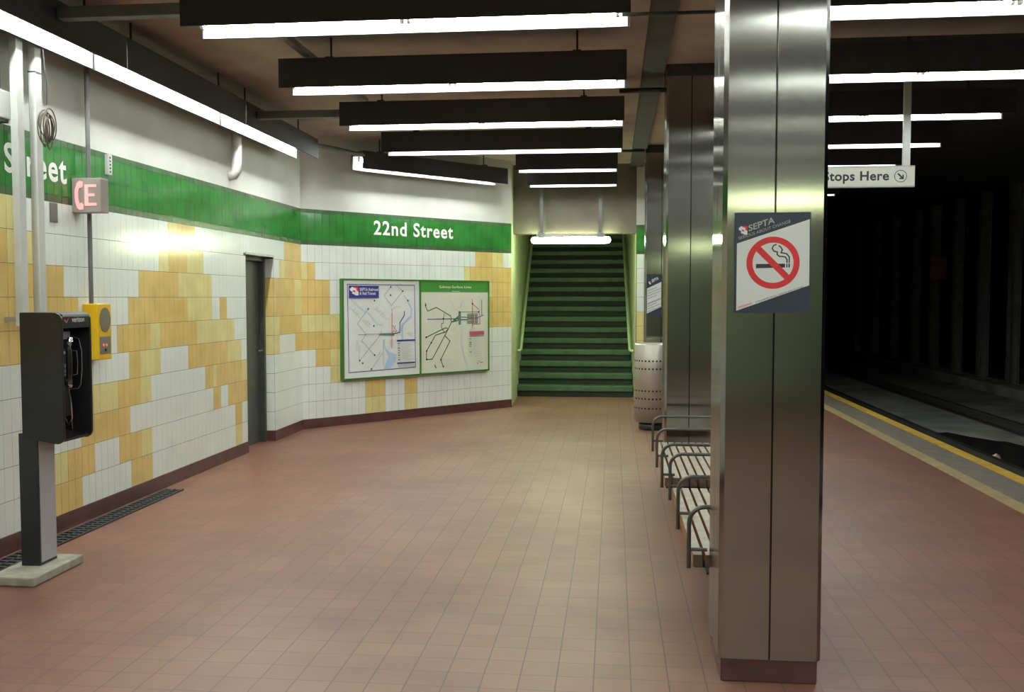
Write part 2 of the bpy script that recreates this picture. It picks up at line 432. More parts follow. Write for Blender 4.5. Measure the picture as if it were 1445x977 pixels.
# lintel trim
t = MB(); t.box(WX-.15, WX+.012, D0-.01, D1+.015, DH-.012, DH+.012); struct(t, 'trim_1', 'galv')

# floor
PE = 3.62
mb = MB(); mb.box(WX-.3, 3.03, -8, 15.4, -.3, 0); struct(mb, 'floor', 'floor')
mb = MB(); mb.box(3.03, PE, -8, 40, -.36, 0); struct(mb, 'floor_edge_strip', 'edge_grey')
mb = MB(); mb.box(3.02, 3.16, -8, 40, 0, .003); struct(mb, 'trim_2', 'tan_line')
mb = MB(); mb.box(3.49, PE+.004, -8, 40, -.04, .004); struct(mb, 'trim_3', 'yellow_line')
mb = MB(); mb.box(.98, 3.03, 15.4, 40, -.3, 0); struct(mb, 'floor_far', 'edge_grey')
# track bed
mb = MB(); mb.box(PE, 14, -8, 48, -.6, -.36); struct(mb, 'floor_track_bed', 'trackbed')
# ceilings
mb = MB(); mb.box(WX-.3, .95, -8, 14.35, CEIL, CEIL+.2); mb.box(.95, 3.3, -8, 7.6, CEIL, CEIL+.2)
struct(mb, 'ceiling', 'concrete')
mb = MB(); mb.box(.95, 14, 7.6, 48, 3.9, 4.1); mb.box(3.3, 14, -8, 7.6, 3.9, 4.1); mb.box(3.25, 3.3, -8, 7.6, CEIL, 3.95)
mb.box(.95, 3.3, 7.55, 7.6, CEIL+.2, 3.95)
struct(mb, 'ceiling_tunnel', 'tunnel_black')
mb = MB(); mb.box(.235, .42, -8, 14.3, CEIL-.05, CEIL); struct(mb, 'trim_4', 'strip_dark')  # flat dark strip under the ceiling along the columns
# rear wall behind the viewpoint, far walls of the tunnel
mb = MB(); mb.box(WX-.3, 3.3, -8.2, -8, 0, 2.6, 1); mb.box(WX-.3, 3.3, -8.2, -8, 2.6, CEIL, 0); struct(mb, 'wall_rear', ['concrete', 'reartile'])
mb = MB(); mb.box(13, 13.2, -8, 48, -.4, 4.0); mb.box(.9, 13, 47.8, 48, -.4, 4.0); mb.box(3.3, 13, -8.2, -8, -.4, 4); struct(mb, 'wall_tunnel', 'tunnel_black')

# stairs enclosure
SY = 15.4
def sx(x, y): return x-.026*(y-SY)
mb = MB(); mb.recalc = False
def vquad(m_, p, q, z0p, z1p, z0q, z1q, mi): m_.add([(p[0],p[1],z0p),(q[0],q[1],z0q),(q[0],q[1],z1q),(p[0],p[1],z1p)], [(0,1,2,3)], mi)
mb = MB()
mb.prism([(B.x, B.y-.0), (-1.55, SY), (sx(-1.55, 21), 21), (sx(-1.75, 21), 21), (-1.75, SY), (B.x-.14, B.y+.12)], 'z', 0, 5.5)
struct(mb, 'wall_stair_left', 'stairwall')
mb = MB(); mb.prism([(.325, 14.31), (.325, SY), (sx(.325, 21), 21), (sx(.5, 21), 21), (.5, SY), (.5, 14.42), (.5, 14.31)], 'z', 0, 5.5)
struct(mb, 'wall_stair_right', 'stairwall')
mb = MB(); mb.recalc = False
def pl_r(s, z, d=0): return (.325+s, 14.3-d, z)
tiles(mb, pl_r, .01, .62, .1035, 0.01, pick({5: [(0, 1, 2)], 6: [(0, 1, 2)], 4: [(0,.2,2)]}))
mb.box(.326, .98, 14.3, 14.309, 0, BANDT, 5); mb.box(.326, .98, 14.3, 14.309, BANDT, CEIL, 6); mb.box(.51, .98, 14.31, 14.5, 0, CEIL, 5)
mb.box(.8, .98, 14.5, 40, 0, 3.95, 5)
struct(mb, 'wall_stair_front', TM)
mb = MB(); mb.box(.33, .96, 14.288, 14.3, 0, BB); struct(mb, 'baseboard_stair', 'tile_red')
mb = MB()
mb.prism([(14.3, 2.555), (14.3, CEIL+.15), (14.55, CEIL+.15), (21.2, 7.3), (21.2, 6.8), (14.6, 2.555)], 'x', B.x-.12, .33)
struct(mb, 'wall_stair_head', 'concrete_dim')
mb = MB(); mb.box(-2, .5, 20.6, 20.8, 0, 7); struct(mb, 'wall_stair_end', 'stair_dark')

# ------------------------------------------------------------------ staircase
st = thing('staircase', (0, SY, 0), 'green painted flight of stairs rising at the far end of the platform', 'stairs')
NS = 18
for i in range(NS):
    y = .28*i; z = .18*(i+1); xl = sx(-1.555, SY+y); xr = sx(.318, SY+y)
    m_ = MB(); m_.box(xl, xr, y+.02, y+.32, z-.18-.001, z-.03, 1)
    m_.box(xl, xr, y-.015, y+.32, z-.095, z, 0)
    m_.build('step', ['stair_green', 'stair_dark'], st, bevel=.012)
for side in (0, 1):
    hr = thing('handrail', (-1.49 if side == 0 else .26, SY, 0),
               'pale green tube handrail along the left wall of the stairs' if side == 0 else 'pale green tube handrail along the right wall of the stairs', 'handrail')
    pts = []
    wx_ = -.055 if side == 0 else .06
    pts = [(wx_, -.02, .745), (wx_*.4, -.02, .745), (0, .02, .76)]+[(-.026*y, y, .76+.643*y) for y in (.1, 1, 2, 3, 4, 4.9)]
    m_ = MB(); m_.tube(pts, .024, 12); m_.build('rail', 'rail_paint', hr)
    for y in (.6, 2.2, 3.8):
        m_ = MB(); x = -.026*y; m_.tube([(x, y, .76+.643*y-.02), (x+wx_*.5, y, .76+.643*y-.06), (x+wx_, y, .76+.643*y-.06)], .009, 8)
        m_.build('bracket', 'rail_paint', hr)

# ------------------------------------------------------------------ light fixtures
def make_fixture(name, length, label, group, width=.30, recess=.085, ntube=2, twin=False, wall=False):
    """trough fixture along local x, centred; origin at bottom centre of the trough"""
    r = thing(name, (0, 0, 0), label, 'light fixture', group)
    L = length/2; w = width/2; hh = .215
    m_ = MB()
    t_ = .012
    m_.box(-L, L, -w, -w+t_, 0, hh, 0); m_.box(-L, L, w-t_, w, 0, hh, 0); m_.box(-L, L, -w+t_, w-t_, hh-t_, hh, 0)
    m_.box(-L+.10, -L+.10+t_, -w+t_, w-t_, recess+.012, hh-t_, 0); m_.box(L-.10-t_, L-.10, -w+t_, w-t_, recess+.012, hh-t_, 0)
    m_.build('housing', 'housing', r)
    m_ = MB(); i = w-t_-.001
    m_.box(-L+t_+.001, L-t_-.001, -i, i, recess, recess+.01, 0)
    for s in (-1, 1):
        m_.box(-L+t_+.001, L-t_-.001, *sorted((s*i, s*(i-.003))), .002, recess, 0)
    m_.build('reflector', 'reflector_wall' if wall else 'reflector', r)
    seg = (length-.10)/ntube
    for q in range(ntube):
        a = -length/2+.05+q*seg
        for off in ((.06,) if wall else (0,)):
            m_ = MB(); m_.tube([(a+.03, off, recess-.042), (a+seg-.03, off, recess-.042)], .019, 10); m_.build('tube', 'tube_wall' if wall else 'tube', r)
            for x in (a+.012, a+seg-.030):
                m_ = MB(); m_.box(x, x+.018, off-.016, off+.016, recess-.065, recess); m_.build('lamp_holder', 'cap', r)
    for x in (-L*.72, L*.72):
        m_ = MB(); m_.tube([(x, 0, hh), (x, 0, CEIL-3.17)], .008, 8); m_.build('hanger_rod', 'conduit_dark', r)
        m_ = MB(); m_.box(x-.03, x+.03, -w*.4, w*.4, hh, hh+.03); m_.build('hanger_clamp', 'conduit_dark', r)
    return r
FZ = 3.17
ords = ['first', 'second', 'third', 'fourth', 'fifth', 'sixth', 'seventh', 'eighth', 'ninth', 'tenth', 'eleventh', 'twelfth', 'thirteenth', 'fourteenth']
YR = [5.54, 7.18, 8.78, 10.37, 11.97, 13.58]
BEH = [3.92, 2.30, .68, -.94, -2.56, -4.18, -5.80, -7.2]
proto = make_fixture('ceiling_light', 2.59, 'x', 'cross ceiling lights over the left side of the platform')
protoR = make_fixture('ceiling_light', 2.46, 'x', 'cross ceiling lights over the track side of the platform')
protoS = make_fixture('ceiling_light', 1.25, 'x', 'cross ceiling lights over the left side of the platform', ntube=1)
first = True; firstS = True
for i, y in enumerate(YR):
    short = i >= 4
    if short: o = protoS if firstS else copy_tree(protoS); firstS = False
    else: o = proto if first else copy_tree(proto); first = False
    o.location = (-.585 if short else -1.21, y, FZ)
    o['label'] = ['largest two-tube strip light hanging across the left ceiling, nearest the top of the photo',
        'second two-tube strip light from the front, left of the columns',
        'third two-tube strip light from the front, left of the columns',
        'fourth and smallest two-tube strip light from the front, left of the columns',
        'short single-tube strip light hanging just behind the last two-tube one',
        'farthest short single-tube strip light hanging just before the concrete wall above the stairs'][i]
for y in BEH:
    o = copy_tree(proto); o.location = (-1.195, y, FZ); o['label'] = 'two-tube strip light hanging behind the viewpoint, left of the columns'
    o['group'] = 'cross ceiling lights behind the viewpoint on the left'
for i, y in enumerate(YR+[15.2]):
    o = protoR if i == 0 else copy_tree(protoR); o.location = (2.165, y, FZ); o['group'] = 'cross ceiling lights over the track side of the platform'
    o['label'] = ['nearest strip light right of the front column, running out of the top right corner',
        'second strip light from the front, right of the front column',
        'third strip light right of the front column, passing behind the sign post',
        'fourth strip light right of the front column, just above the hanging sign',
        'strip light hidden directly behind the hanging white sign, fifth on the track side',
        'strip light hidden behind the lower edge of the hanging sign, sixth on the track side',
        'farthest strip light on the track side, a bright tip below the hanging sign'][i]
for y in BEH:
    o = copy_tree(protoR); o.location = (2.165, y, FZ); o['label'] = 'two-tube strip light hanging behind the viewpoint, on the track side'
    o['group'] = 'cross ceiling lights behind the viewpoint on the track side'
# wall-wash run along the left wall
WLX = WX+.29
pw = make_fixture('wall_light', 2.13, 'x', 'strip lights running along the left tiled wall', width=.26, recess=.165, wall=True)
ends = [10.62-2.14*i for i in range(3)]
for i, e in enumerate(ends):
    o = pw if i == 0 else copy_tree(pw)
    o.location = (WLX, e-1.065, FZ); o.rotation_euler = (0, 0, math.pi/2)
    o['label'] = ['strip light along the left wall ending near the wall corner', 'middle strip light of the run along the left wall, above the emergency phone sign',
                  'strip light along the left wall at the photo edge, above the payphone'][i]
pb = make_fixture('wall_light', 2.40, 'strip light angled along the back wall above the white station name', None, width=.26, recess=.165, wall=True)
c = Vector((-2.35, 12.46)); pb.location = (c.x, c.y, FZ); pb.rotation_euler = (0, 0, math.atan2(ABd.y, ABd.x))
# stair lamp
def stair_lamp(loc, label, group=None, glow='stairlamp'):
    r = thing('stair_lamp', loc, label, 'light fixture', group)
    m_ = MB()
    n = 14
    prof = []
    L = .585
    pts = [(-L, 0, 0), (-L+.012, 0, 0), (-L+.05, 0, 0), (L-.05, 0, 0), (L-.012, 0, 0), (L, 0, 0)]
    m_.tube(pts, [.012, .036, .050, .050, .036, .012], 16); m_.build('diffuser', glow, r)
    m_ = MB(); m_.box(-L+.08, L-.08, -.05, .05, .045, .085); m_.build('housing', 'cap', r)
    for x in (-.435, .435):
        m_ = MB(); m_.box(x-.025, x+.025, -.012, .012, .085, CEIL-loc[2]); m_.build('stem', 'conduit', r)
        m_ = MB(); m_.box(x-.05, x+.05, -.055, .055, .035, .11); m_.build('bracket', 'galv', r)
    return r
stair_lamp((-.635, 14.18, 2.445), 'glowing greenish lamp with rounded ends hanging over the foot of the stairs')
stair_lamp((1.72, -1.75, 2.56), 'glowing greenish lamp with rounded ends hanging behind the viewpoint', glow='stairlamp_dim')

# conduits between fixtures
def pipe(name, pts, r, m, label, cat='pipe', group=None, seg=10):
    m_ = MB(); m_.tube(pts, r, seg)
    o = m_.build(name, m); return tag(o, label, cat, group)
def bar(name, x0, x1, y0, y1, z0, z1, m, label, cat, group=None):
    m_ = MB(); m_.box(x0, x1, y0, y1, z0, z1)
    return tag(m_.build(name, m, bevel=.004), label, cat, group)
bar('wireway', WLX+.135, -2.43, 5.50, 5.58, 3.27, 3.34, 'conduit', 'grey wireway joining the nearest cross light to the wall light', 'wireway')
bar('wireway', WLX+.135, -2.43, 8.74, 8.82, 3.27, 3.34, 'conduit', 'grey wireway joining the third cross light to the wall light', 'wireway')
pipe('conduit', [(.04, 5.54, 3.20), (1.02, 5.54, 3.20)], .010, 'conduit_dark', 'thin dark conduit running from the nearest cross light to the front column', 'conduit')
pipe('conduit', [(.04, 8.78, 3.46), (1.02, 8.78, 3.46)], .022, 'conduit_dark', 'dark conduit running from the third cross light toward the second column', 'conduit')
pipe('conduit', [(.39, 12.6, 3.5), (.04, 12.6, 3.5), (.04, 11.97, 3.41)], .018, 'conduit_dark', 'dark conduit near the short cross lights by the third column', 'conduit')
bar('ceiling_rail', -2.36, -2.30, 4.0, 8.9, 3.43, 3.47, 'galv', 'pale steel rail slung under the ceiling across the left lights', 'rail')
pipe('conduit', [(WLX+.05, 10.62, 3.33), (WLX+.22, 10.95, 3.33), (-2.95, 11.75, 3.33)], .026, 'conduit', 'grey conduit bridging the corner between the two wall lights', 'conduit')

# ------------------------------------------------------------------ columns
def make_column(loc, label):
    r = thing('steel_column', loc, label, 'column', 'stainless steel platform columns'); r['kind'] = 'thing'
    w = .208; dp = .42; bow = .0006; rad = .018
    top = CEIL
    def face(n=9):   # closed outline, counter-clockwise from front-left; two slightly bowed panels on each face with a groove between
        out = []
        def side(p, q, nx, ny):
            L = math.hypot(q[0]-p[0], q[1]-p[1]); tx, ty = (q[0]-p[0])/L, (q[1]-p[1])/L
            for half in (0, 1):
                a0 = rad if half == 0 else L/2+.004; a1 = L/2-.004 if half == 0 else L-rad
                for i in range(n):
                    u = i/(n-1); a = a0+(a1-a0)*u; b = bow*(1-(2*u-1)**2)
                    out.append((p[0]+tx*a+nx*b, p[1]+ty*a+ny*b))
                if half == 0: out.append((p[0]+tx*L/2-nx*.007, p[1]+ty*L/2-ny*.007))
        side((-w, 0), (w, 0), 0, -1); side((w, 0), (w, dp), 1, 0); side((w, dp), (-w, dp), 0, 1); side((-w, dp), (-w, 0), -1, 0)
        return out
    O_ = face(); n = len(O_)
    m_ = MB(); vs = [(x, y, .10) for x, y in O_]+[(x, y, top-.10) for x, y in O_]
    m_.add(vs, [(i, (i+1) % n, n+(i+1) % n, n+i) for i in range(n)], 0, True)
    m_.add([(x, y, .10) for x, y in O_], [tuple(range(n))[::-1]], 0); m_.add([(x, y, top-.10) for x, y in O_], [tuple(range(n))], 0)
    o = m_.build('cladding', 'stainless', r)
    e = o.modifiers.new('edge', 'EDGE_SPLIT'); e.split_angle = math.radians(28)
    m_ = MB(); m_.box(-w-.004, w+.004, -.004, dp+.004, top-.10, top); m_.build('capital', 'strip_dark', r)
    m_ = MB(); m_.box(-w+.012, w-.012, .012, dp-.012, 0, .10); m_.build('plinth', 'tile_red', r, bevel=.005)
    return r
c1 = make_column((.648, 3.98, 0), 'brushed stainless steel column in front with the no smoking poster')
c2 = copy_tree(c1); c2.location = (.648, 8.29, 0); c2['label'] = 'second brushed steel column, behind the far end of the benches'
c3 = copy_tree(c1); c3.location = (.615, 12.6, 0); c3['label'] = 'farthest visible brushed steel column, behind the trash can with a notice on it'
c4 = copy_tree(c1); c4.location = (.648, -.33-4.0, 0); c4['label'] = 'brushed steel column standing behind the viewpoint'

# ------------------------------------------------------------------ posters on columns
def poster_no_smoking():
    x0, x1, z0, z1 = .487, .787, 1.537, 1.943; y = 3.974
    r = thing('no_smoking_poster', (0, 0, 0), 'no smoking poster with a red ring stuck on the front steel column', 'poster')
    m_ = MB(); m_.box(x0, x1, y-.003, y, z0, z1); m_.build('sheet', 'ink_slate', r)
    W_ = x1-x0; Hh = z1-z0
    pl = lambda u, v, d: (x0+W_*u, y-.003-d, z0+Hh*v)
    # image crop px -> u,v
    cv = lambda x, yy: ((x-207)/(777-207), 1-(yy-112)/(885-112))
    ms = ['ink_white', 'ink_red', 'ink_black', 'ink_grey', 'ink_navy', 'paper']
    sh = Sheet(pl)
    sh.poly([cv(224, 349), cv(224, 868), cv(770, 672), cv(768, 166)], 5)
    asp = W_/Hh
    # ring drawn in metric space
    cx, cz = cv(497, 498); rr = 200/570
    def circ(r0, r1, a0=0, a1=2*math.pi, mi=1, c_=None, n=56):
        sh.nxt(); vs = []; fs = []; c0 = c_ or (cx, cz)
        for k_ in range(n+1):
            a = a0+(a1-a0)*k_/n
            for q in (r0, r1): vs.append(pl(c0[0]+q*math.cos(a), c0[1]+q*math.sin(a)*asp, sh.d))
        for k_ in range(n): fs.append((2*k_, 2*k_+1, 2*k_+3, 2*k_+2))
        sh.mb.add(vs, fs, mi)
    def pline(pts, w, mi):
        sh.nxt()
        P_ = [Vector(cv(*p)) for p in pts]
        for a, b in zip(P_[:-1], P_[1:]):
            a = Vector((a.x, a.y/asp)); b = Vector((b.x, b.y/asp)); t = (b-a).normalized(); nn = Vector((-t.y, t.x))*w/2; e = t*w*.3
            sh.mb.add([pl(p.x, p.y*asp, sh.d) for p in (a-e-nn, b+e-nn, b+e+nn, a-e+nn)], [(0, 1, 2, 3)], mi)
    # cigarette
    sh.poly([cv(369, 507), cv(369, 540), cv(588, 535), cv(588, 505)], 2)
    sh.poly([cv(597, 505), cv(597, 535), cv(606, 535), cv(606, 505)], 2); sh.poly([cv(613, 505), cv(613, 535), cv(624, 535), cv(624, 505)], 2)
    pline([(602, 497), (602, 475), (590, 455), (570, 450), (545, 450), (528, 435), (528, 415)], .016, 2)
    pline([(619, 497), (619, 455), (600, 430), (575, 424), (556, 422), (566, 400), (555, 378), (540, 367)], .016, 2)
    pline([(528, 415), (505, 410), (490, 390), (497, 368), (520, 357)], .016, 2)
    circ(rr*.77, rr*1.0)
    pline([(382, 386), (606, 612)], .085, 1)
    an = math.atan2(cv(768, 166)[1]-cv(224, 349)[1], (cv(768, 166)[0]-cv(224, 349)[0])*asp)
    def rt(t, o, w, h, mi, bold=0):
        sh.nxt(); d_ = sh.d; ca, sa = math.cos(.325), math.sin(.325)
        put_text(sh.mb, t, lambda u, v: (x0+W_*o[0]+u*ca-v*sa*.25, y-.003-d_, z0+Hh*o[1]+u*sa+v), 0, w, 0, h, mi, bold)
    rt('SEPTA', cv(312, 258), W_*.36, Hh*.063, 3, .02)
    rt('SERIOUS ABOUT CHANGE', cv(236, 322), W_*.72, Hh*.030, 3, 0)
    rt('SMOKING', cv(240, 852), W_*.19, Hh*.022, 1, 0)
    rt('IS PROHIBITED ON ALL VEHICLES AND STATIONS', cv(370, 808), W_*.66, Hh*.016, 2, 0)
    # emblem
    lo = cv(236, 282)
    transit_logo(sh, lo[0], lo[1], .115, .085, 0, 1, 4)
    sh.mb.build('printing', ms, r)
poster_no_smoking()
def notice():
    x0, x1, z0, z1 = .425, .62, 1.36, 1.90; y = 12.594
    r = thing('notice_poster', (0, 0, 0), 'small white and navy slanted notice on the farthest column above the trash can', 'poster')
    m_ = MB(); m_.box(x0, x1, y-.003, y, z0, z1); m_.build('sheet', 'ink_slate', r)
    pl = lambda u, v, d: (x0+(x1-x0)*u, y-.003-d, z0+(z1-z0)*v)
    sh = Sheet(pl); sh.poly([(.03, .06), (.97, .22), (.97, .82), (.03, .66)], 0)
    for i in range(9):
        v = .70-.062*i
        if i == 4: continue
        w = .85 if i % 3 else .6
        sh.line([(.08, v-.10), (.08+w, v-.10+.15*w)], .02 if i != 5 else .04, 1)
    transit_logo(sh, .12, .76, .16, .07, 2, 3, 4)
    sh.textrot('SEPTA', (.34, .80), .16, .45, .075, 2, .02)
    sh.mb.build('printing', ['paper', 'ink_grey', 'ink_white', 'ink_red', 'ink_navy'], r)
notice()

# ------------------------------------------------------------------ station names
def station_name(place, u0, u1, z0, z1, label):
    t = thing('station_name', place((u0+u1)/2, z0, 0), label, 'lettering'); o_ = Vector(place((u0+u1)/2, z0, 0))
    for kp in ((-1, .42), (.42, 2)):
        r = MB(); r.recalc = False
        put_text(r, '22nd Street', lambda u, v: tuple(Vector(place(u, v, .0042))-o_), u0, u1, z0, z1, 0, .022, 1.12, kp)
        r.build('word', 'ink_white', t)
station_name(pl_ab, 1.06, 2.37, 2.40, 2.585, 'white 22nd Street lettering on the green band above the maps')
station_name(pl_left, 4.96, 6.27, 2.375, 2.565, 'white 22nd Street lettering on the green band behind the two grey poles')

# ------------------------------------------------------------------ map case
def map_case():
    s0, s1, s2 = .545*k, 1.782*k, 3.02*k; z0, z1 = .562, 1.835; D = .045
    r = thing('map_case', pl_ab(s0, 0, 0), 'green framed double map case on the angled tiled wall under the station name', 'map case')
    L0 = Vector(pl_ab(s0, 0, 0))
    def pl(s, z, d): return tuple(Vector(pl_ab(s, z, d))-L0)
    def bx(m_, a, b, c_, d_, e, f_, mi=0):
        vs = [pl(s, z, d) for z in (c_, d_) for d in (e, f_) for s in (a, b)]
        m_.add(vs, [(0,1,3,2),(4,6,7,5),(0,4,5,1),(2,3,7,6),(0,2,6,4),(1,5,7,3)], mi)
    m_ = MB(); fw = .028
    bx(m_, s0, s2, z0, z0+fw*.8, 0, D+.012); bx(m_, s0, s2, z1-fw*.6, z1, 0, D+.012); bx(m_, s0, s0+fw, z0+fw*.8, z1-fw*.6, 0, D+.012)
    bx(m_, s2-fw*.6, s2, z0+fw*.8, z1-fw*.6, 0, D+.012); bx(m_, s1-.012, s1+.012, z0+fw*.8, z1-fw*.6, 0, D+.012)
    m_.build('frame', 'frame_green', r)
    za, zb = z0+fw*.8, z1-fw*.6
    # left map
    a, b = s0+fw, s1-.012
    m_ = MB(); bx(m_, a, b, za, zb, .0, D); o = m_.build('map_sheet', 'paper', r); o['label'] = 'white regional rail map with a navy border'
    W_ = b-a; Hh = zb-za
    sh = Sheet(lambda u, v, d: pl(a+W_*u, za+Hh*v, D+d))
    c_ = lambda x, y: ((x-45)/655, 1-(y-85)/(838-(x-45)*.045))
    ms = ['ink_navy', 'ink_white', 'ink_red', 'ink_blue', 'ink_pblue', 'ink_grey', 'ink_lgrey', 'ink_teal', 'ink_black', 'paper']
    sl = lambda pts, w, mi: sh.line([c_(*p) for p in pts], w, mi)
    sl([(78,122),(657,122),(662,836),(85,872),(78,122)], .008, 0)
    # water
    sl([(105,250),(200,340),(255,372),(325,462),(372,470)], .020, 4)
    sl([(600,268),(628,330),(622,392)], .016, 3); sl([(622,392),(545,470),(540,500),(545,585)], .026, 3)
    sl([(385,590),(383,640),(400,690)], .014, 3)
    sh.poly([c_(*p) for p in [(386,665),(405,680),(432,700),(492,722),(486,768),(440,842),(376,848),(420,742)]], 3)
    # pale street name blocks
    random.seed(3)
    for (x, y, n, ang) in [(200,430,9,.75),(300,330,10,.75),(140,690,10,-1.5),(300,760,8,-.95),(580,540,7,.7),(350,380,8,.8),(430,600,6,1.5),(460,330,6,-.4),(110,340,8,.9)]:
        for i in range(n):
            px_ = x+i*9*math.cos(ang)+random.uniform(-3, 3); py_ = y+i*9*math.sin(ang)
            sl([(px_, py_), (px_+random.uniform(14, 30), py_-random.uniform(8, 22))], .005, 6)
    for pts, w, mi in [
        ([(245,330),(155,455),(225,545),(345,543)], .007, 5), ([(345,543),(470,541),(518,530),(520,445),(558,385),(560,350)], .010, 0),
        ([(90,315),(150,380),(240,480)], .007, 6), ([(225,545),(185,610),(205,617),(297,725)], .007, 5), ([(345,555),(170,770)], .007, 5),
        ([(160,550),(225,548)], .005, 7), ([(440,140),(382,215),(445,300),(545,175),(492,128)], .007, 5), ([(590,256),(560,215)], .007, 5),
        ([(450,330),(447,665)], .007, 2), ([(458,472),(490,520),(462,520)], .006, 2), ([(340,548),(466,552)], .016, 7), ([(350,520),(360,548),(450,538),(480,470)], .005, 7),
        ([(365,708),(265,852)], .015, 6), ([(170,640),(165,760)], .012, 6), ([(372,600),(372,820)], .004, 7), ([(440,290),(450,360),(420,420),(430,540)], .005, 6),
        ([(400,700),(430,650),(500,580)], .004, 6)]:
        sl(pts, w, mi)
    for p in [(245,330),(297,725),(170,770),(440,140),(545,175),(592,256),(298,258),(268,845),(437,210),(292,475),(195,792)]: sh.disc(c_(*p), .010, 8, 10)
    # logo panel
    p, q = c_(85,132), c_(336,235); sh.rect(p[0], q[0], q[1], p[1], 0)
    p = c_(93,215); q = c_(165,142); transit_logo(sh, p[0], p[1], q[0]-p[0], q[1]-p[1], 1, 2, 0)
    p = c_(174,210); q = c_(330,150); sh.text('SEPTA Railroad\n& Rail Transit', p[0], q[0], p[1], q[1], 1, .012)
    # legend
    for yy in (600, 795):
        p = c_(491,yy+9); q = c_(652,yy-9); sh.rect(p[0], q[0], p[1], q[1], 0)
    for i in range(15):
        y = 628+i*10; sl([(500,y),(515,y)], .008, [0,2,5,7,8][i % 5]) if i % 2 == 0 else None
        sl([(528,y),(528+random.uniform(50,120),y)], .004, 6)
    for i in range(3): sl([(498,815+i*9),(650,811+i*9)], .005, 5)
    o = sh.mb.build('map_printing', ms, r); random.seed(11)
    # right map
    a2, b2 = s1+.012, s2-fw*.6
    m_ = MB(); bx(m_, a2, b2, za, zb, .0, D); o = m_.build('map_sheet', 'paper_cream', r); o['label'] = 'cream trolley line map with a green title bar'
    W2 = b2-a2
    sh = Sheet(lambda u, v, d: pl(a2+W2*u, za+Hh*v, D+d))
    c_ = lambda x, y: ((x-55)/630, 1-(y-66)/(862-(x-55)*.052))
    ms = ['ink_hgreen', 'ink_white', 'ink_red', 'ink_blue', 'ink_pblue', 'ink_grey', 'ink_lgrey', 'ink_teal', 'ink_black', 'ink_green', 'ink_navy', 'ink_pink', 'paper_cream']
    sl = lambda pts, w, mi: sh.line([c_(*p) for p in pts], w, mi)
    sh.rect(0, 1, c_(55,168)[1], 1, 0)
    p = c_(222,136); q = c_(522,104); sh.text('Subway-Surface Lines', p[0], q[0], p[1], q[1], 1, .008)
    sl([(340,158),(412,158)], .006, 6)
    sl([(437,470),(430,560),(425,650),(445,760),(478,840),(484,882)], .026, 4); sl([(484,882),(590,884)], .02, 4); sl([(420,240),(425,300)], .012, 4)
    for pts, w, mi in [
        ([(308,235),(380,335),(448,238)], .008, 6), ([(380,335),(395,370)], .007, 6), ([(405,352),(590,350)], .006, 8),
        ([(97,270),(98,302),(115,345),(195,310),(325,390),(331,450),(304,510),(155,795),(104,797),(104,718),(185,570),(275,540),(302,512)], .011, 9),
        ([(100,590),(280,500),(300,512)], .011, 9), ([(268,572),(318,625),(232,800),(255,865)], .011, 9),
        ([(115,422),(400,415)], .009, 10), ([(265,368),(256,460),(240,462),(240,500),(270,548)], .007, 8),
        ([(331,445),(360,440),(400,390)], .016, 7), ([(350,430),(390,400),(398,430),(360,440)], .014, 9), ([(330,490),(360,535),(390,480),(400,465)], .006, 6),
        ([(410,365),(410,462)], .034, 7), ([(420,400),(482,402)], .012, 7), ([(420,425),(482,425)], .012, 10),
        ([(530,232),(530,490)], .007, 2), ([(530,272),(598,330),(606,465),(530,468)], .007, 2), ([(597,200),(596,380)], .008, 6), ([(622,235),(622,385)], .007, 10), ([(580,405),(640,380)], .008, 10)]:
        sl(pts, w, mi)
    p = c_(480,462); q = c_(582,364); sh.rect(p[0], q[0], p[1], q[1], 7)
    for i in range(5): sl([(484,375+i*18),(578,375+i*18)], .004, [12, 5, 2, 12, 5][i])
    sl([(530,364),(530,462)], .008, 2); sl([(550,370),(550,455)], .005, 12)
    for p in [(97,290),(100,590),(104,718),(104,797),(232,800),(255,865),(255,415),(405,352),(590,350),(145,640),(530,272)]: sh.disc(c_(*p), .011, 8, 10)
    for (x, y, w) in [(108,282,45),(240,797,90),(270,867,60),(120,720,20),(160,645,25),(100,625,40),(445,230,25),(520,500,35),(570,790,55)]: sl([(x,y),(x+w,y)], .006, 6)
    sl([(175,850),(188,878)], .01, 8)
    # legend
    sl([(498,515),(648,512),(650,768),(494,772),(498,515)], .004, 6)
    p = c_(503,572); q = c_(643,530); sh.rect(p[0], q[0], p[1], q[1], 11)
    p = c_(503,585); q = c_(643,573); sh.rect(p[0], q[0], p[1], q[1], 7)
    for i in range(9):
        y = 604+i*18; sl([(503,y),(516,y)], .010, [7,6,8,8,9,6,6,9,6][i]); sl([(528,y),(528+random.uniform(50,110),y)], .006, 6)
    p = c_(575,842); q = c_(600,818); transit_logo(sh, p[0], p[1], q[0]-p[0], q[1]-p[1], 1, 2, 10); sl([(603,830),(628,830)], .008, 2)
    sh.mb.build('map_printing', ms, r)
map_case()

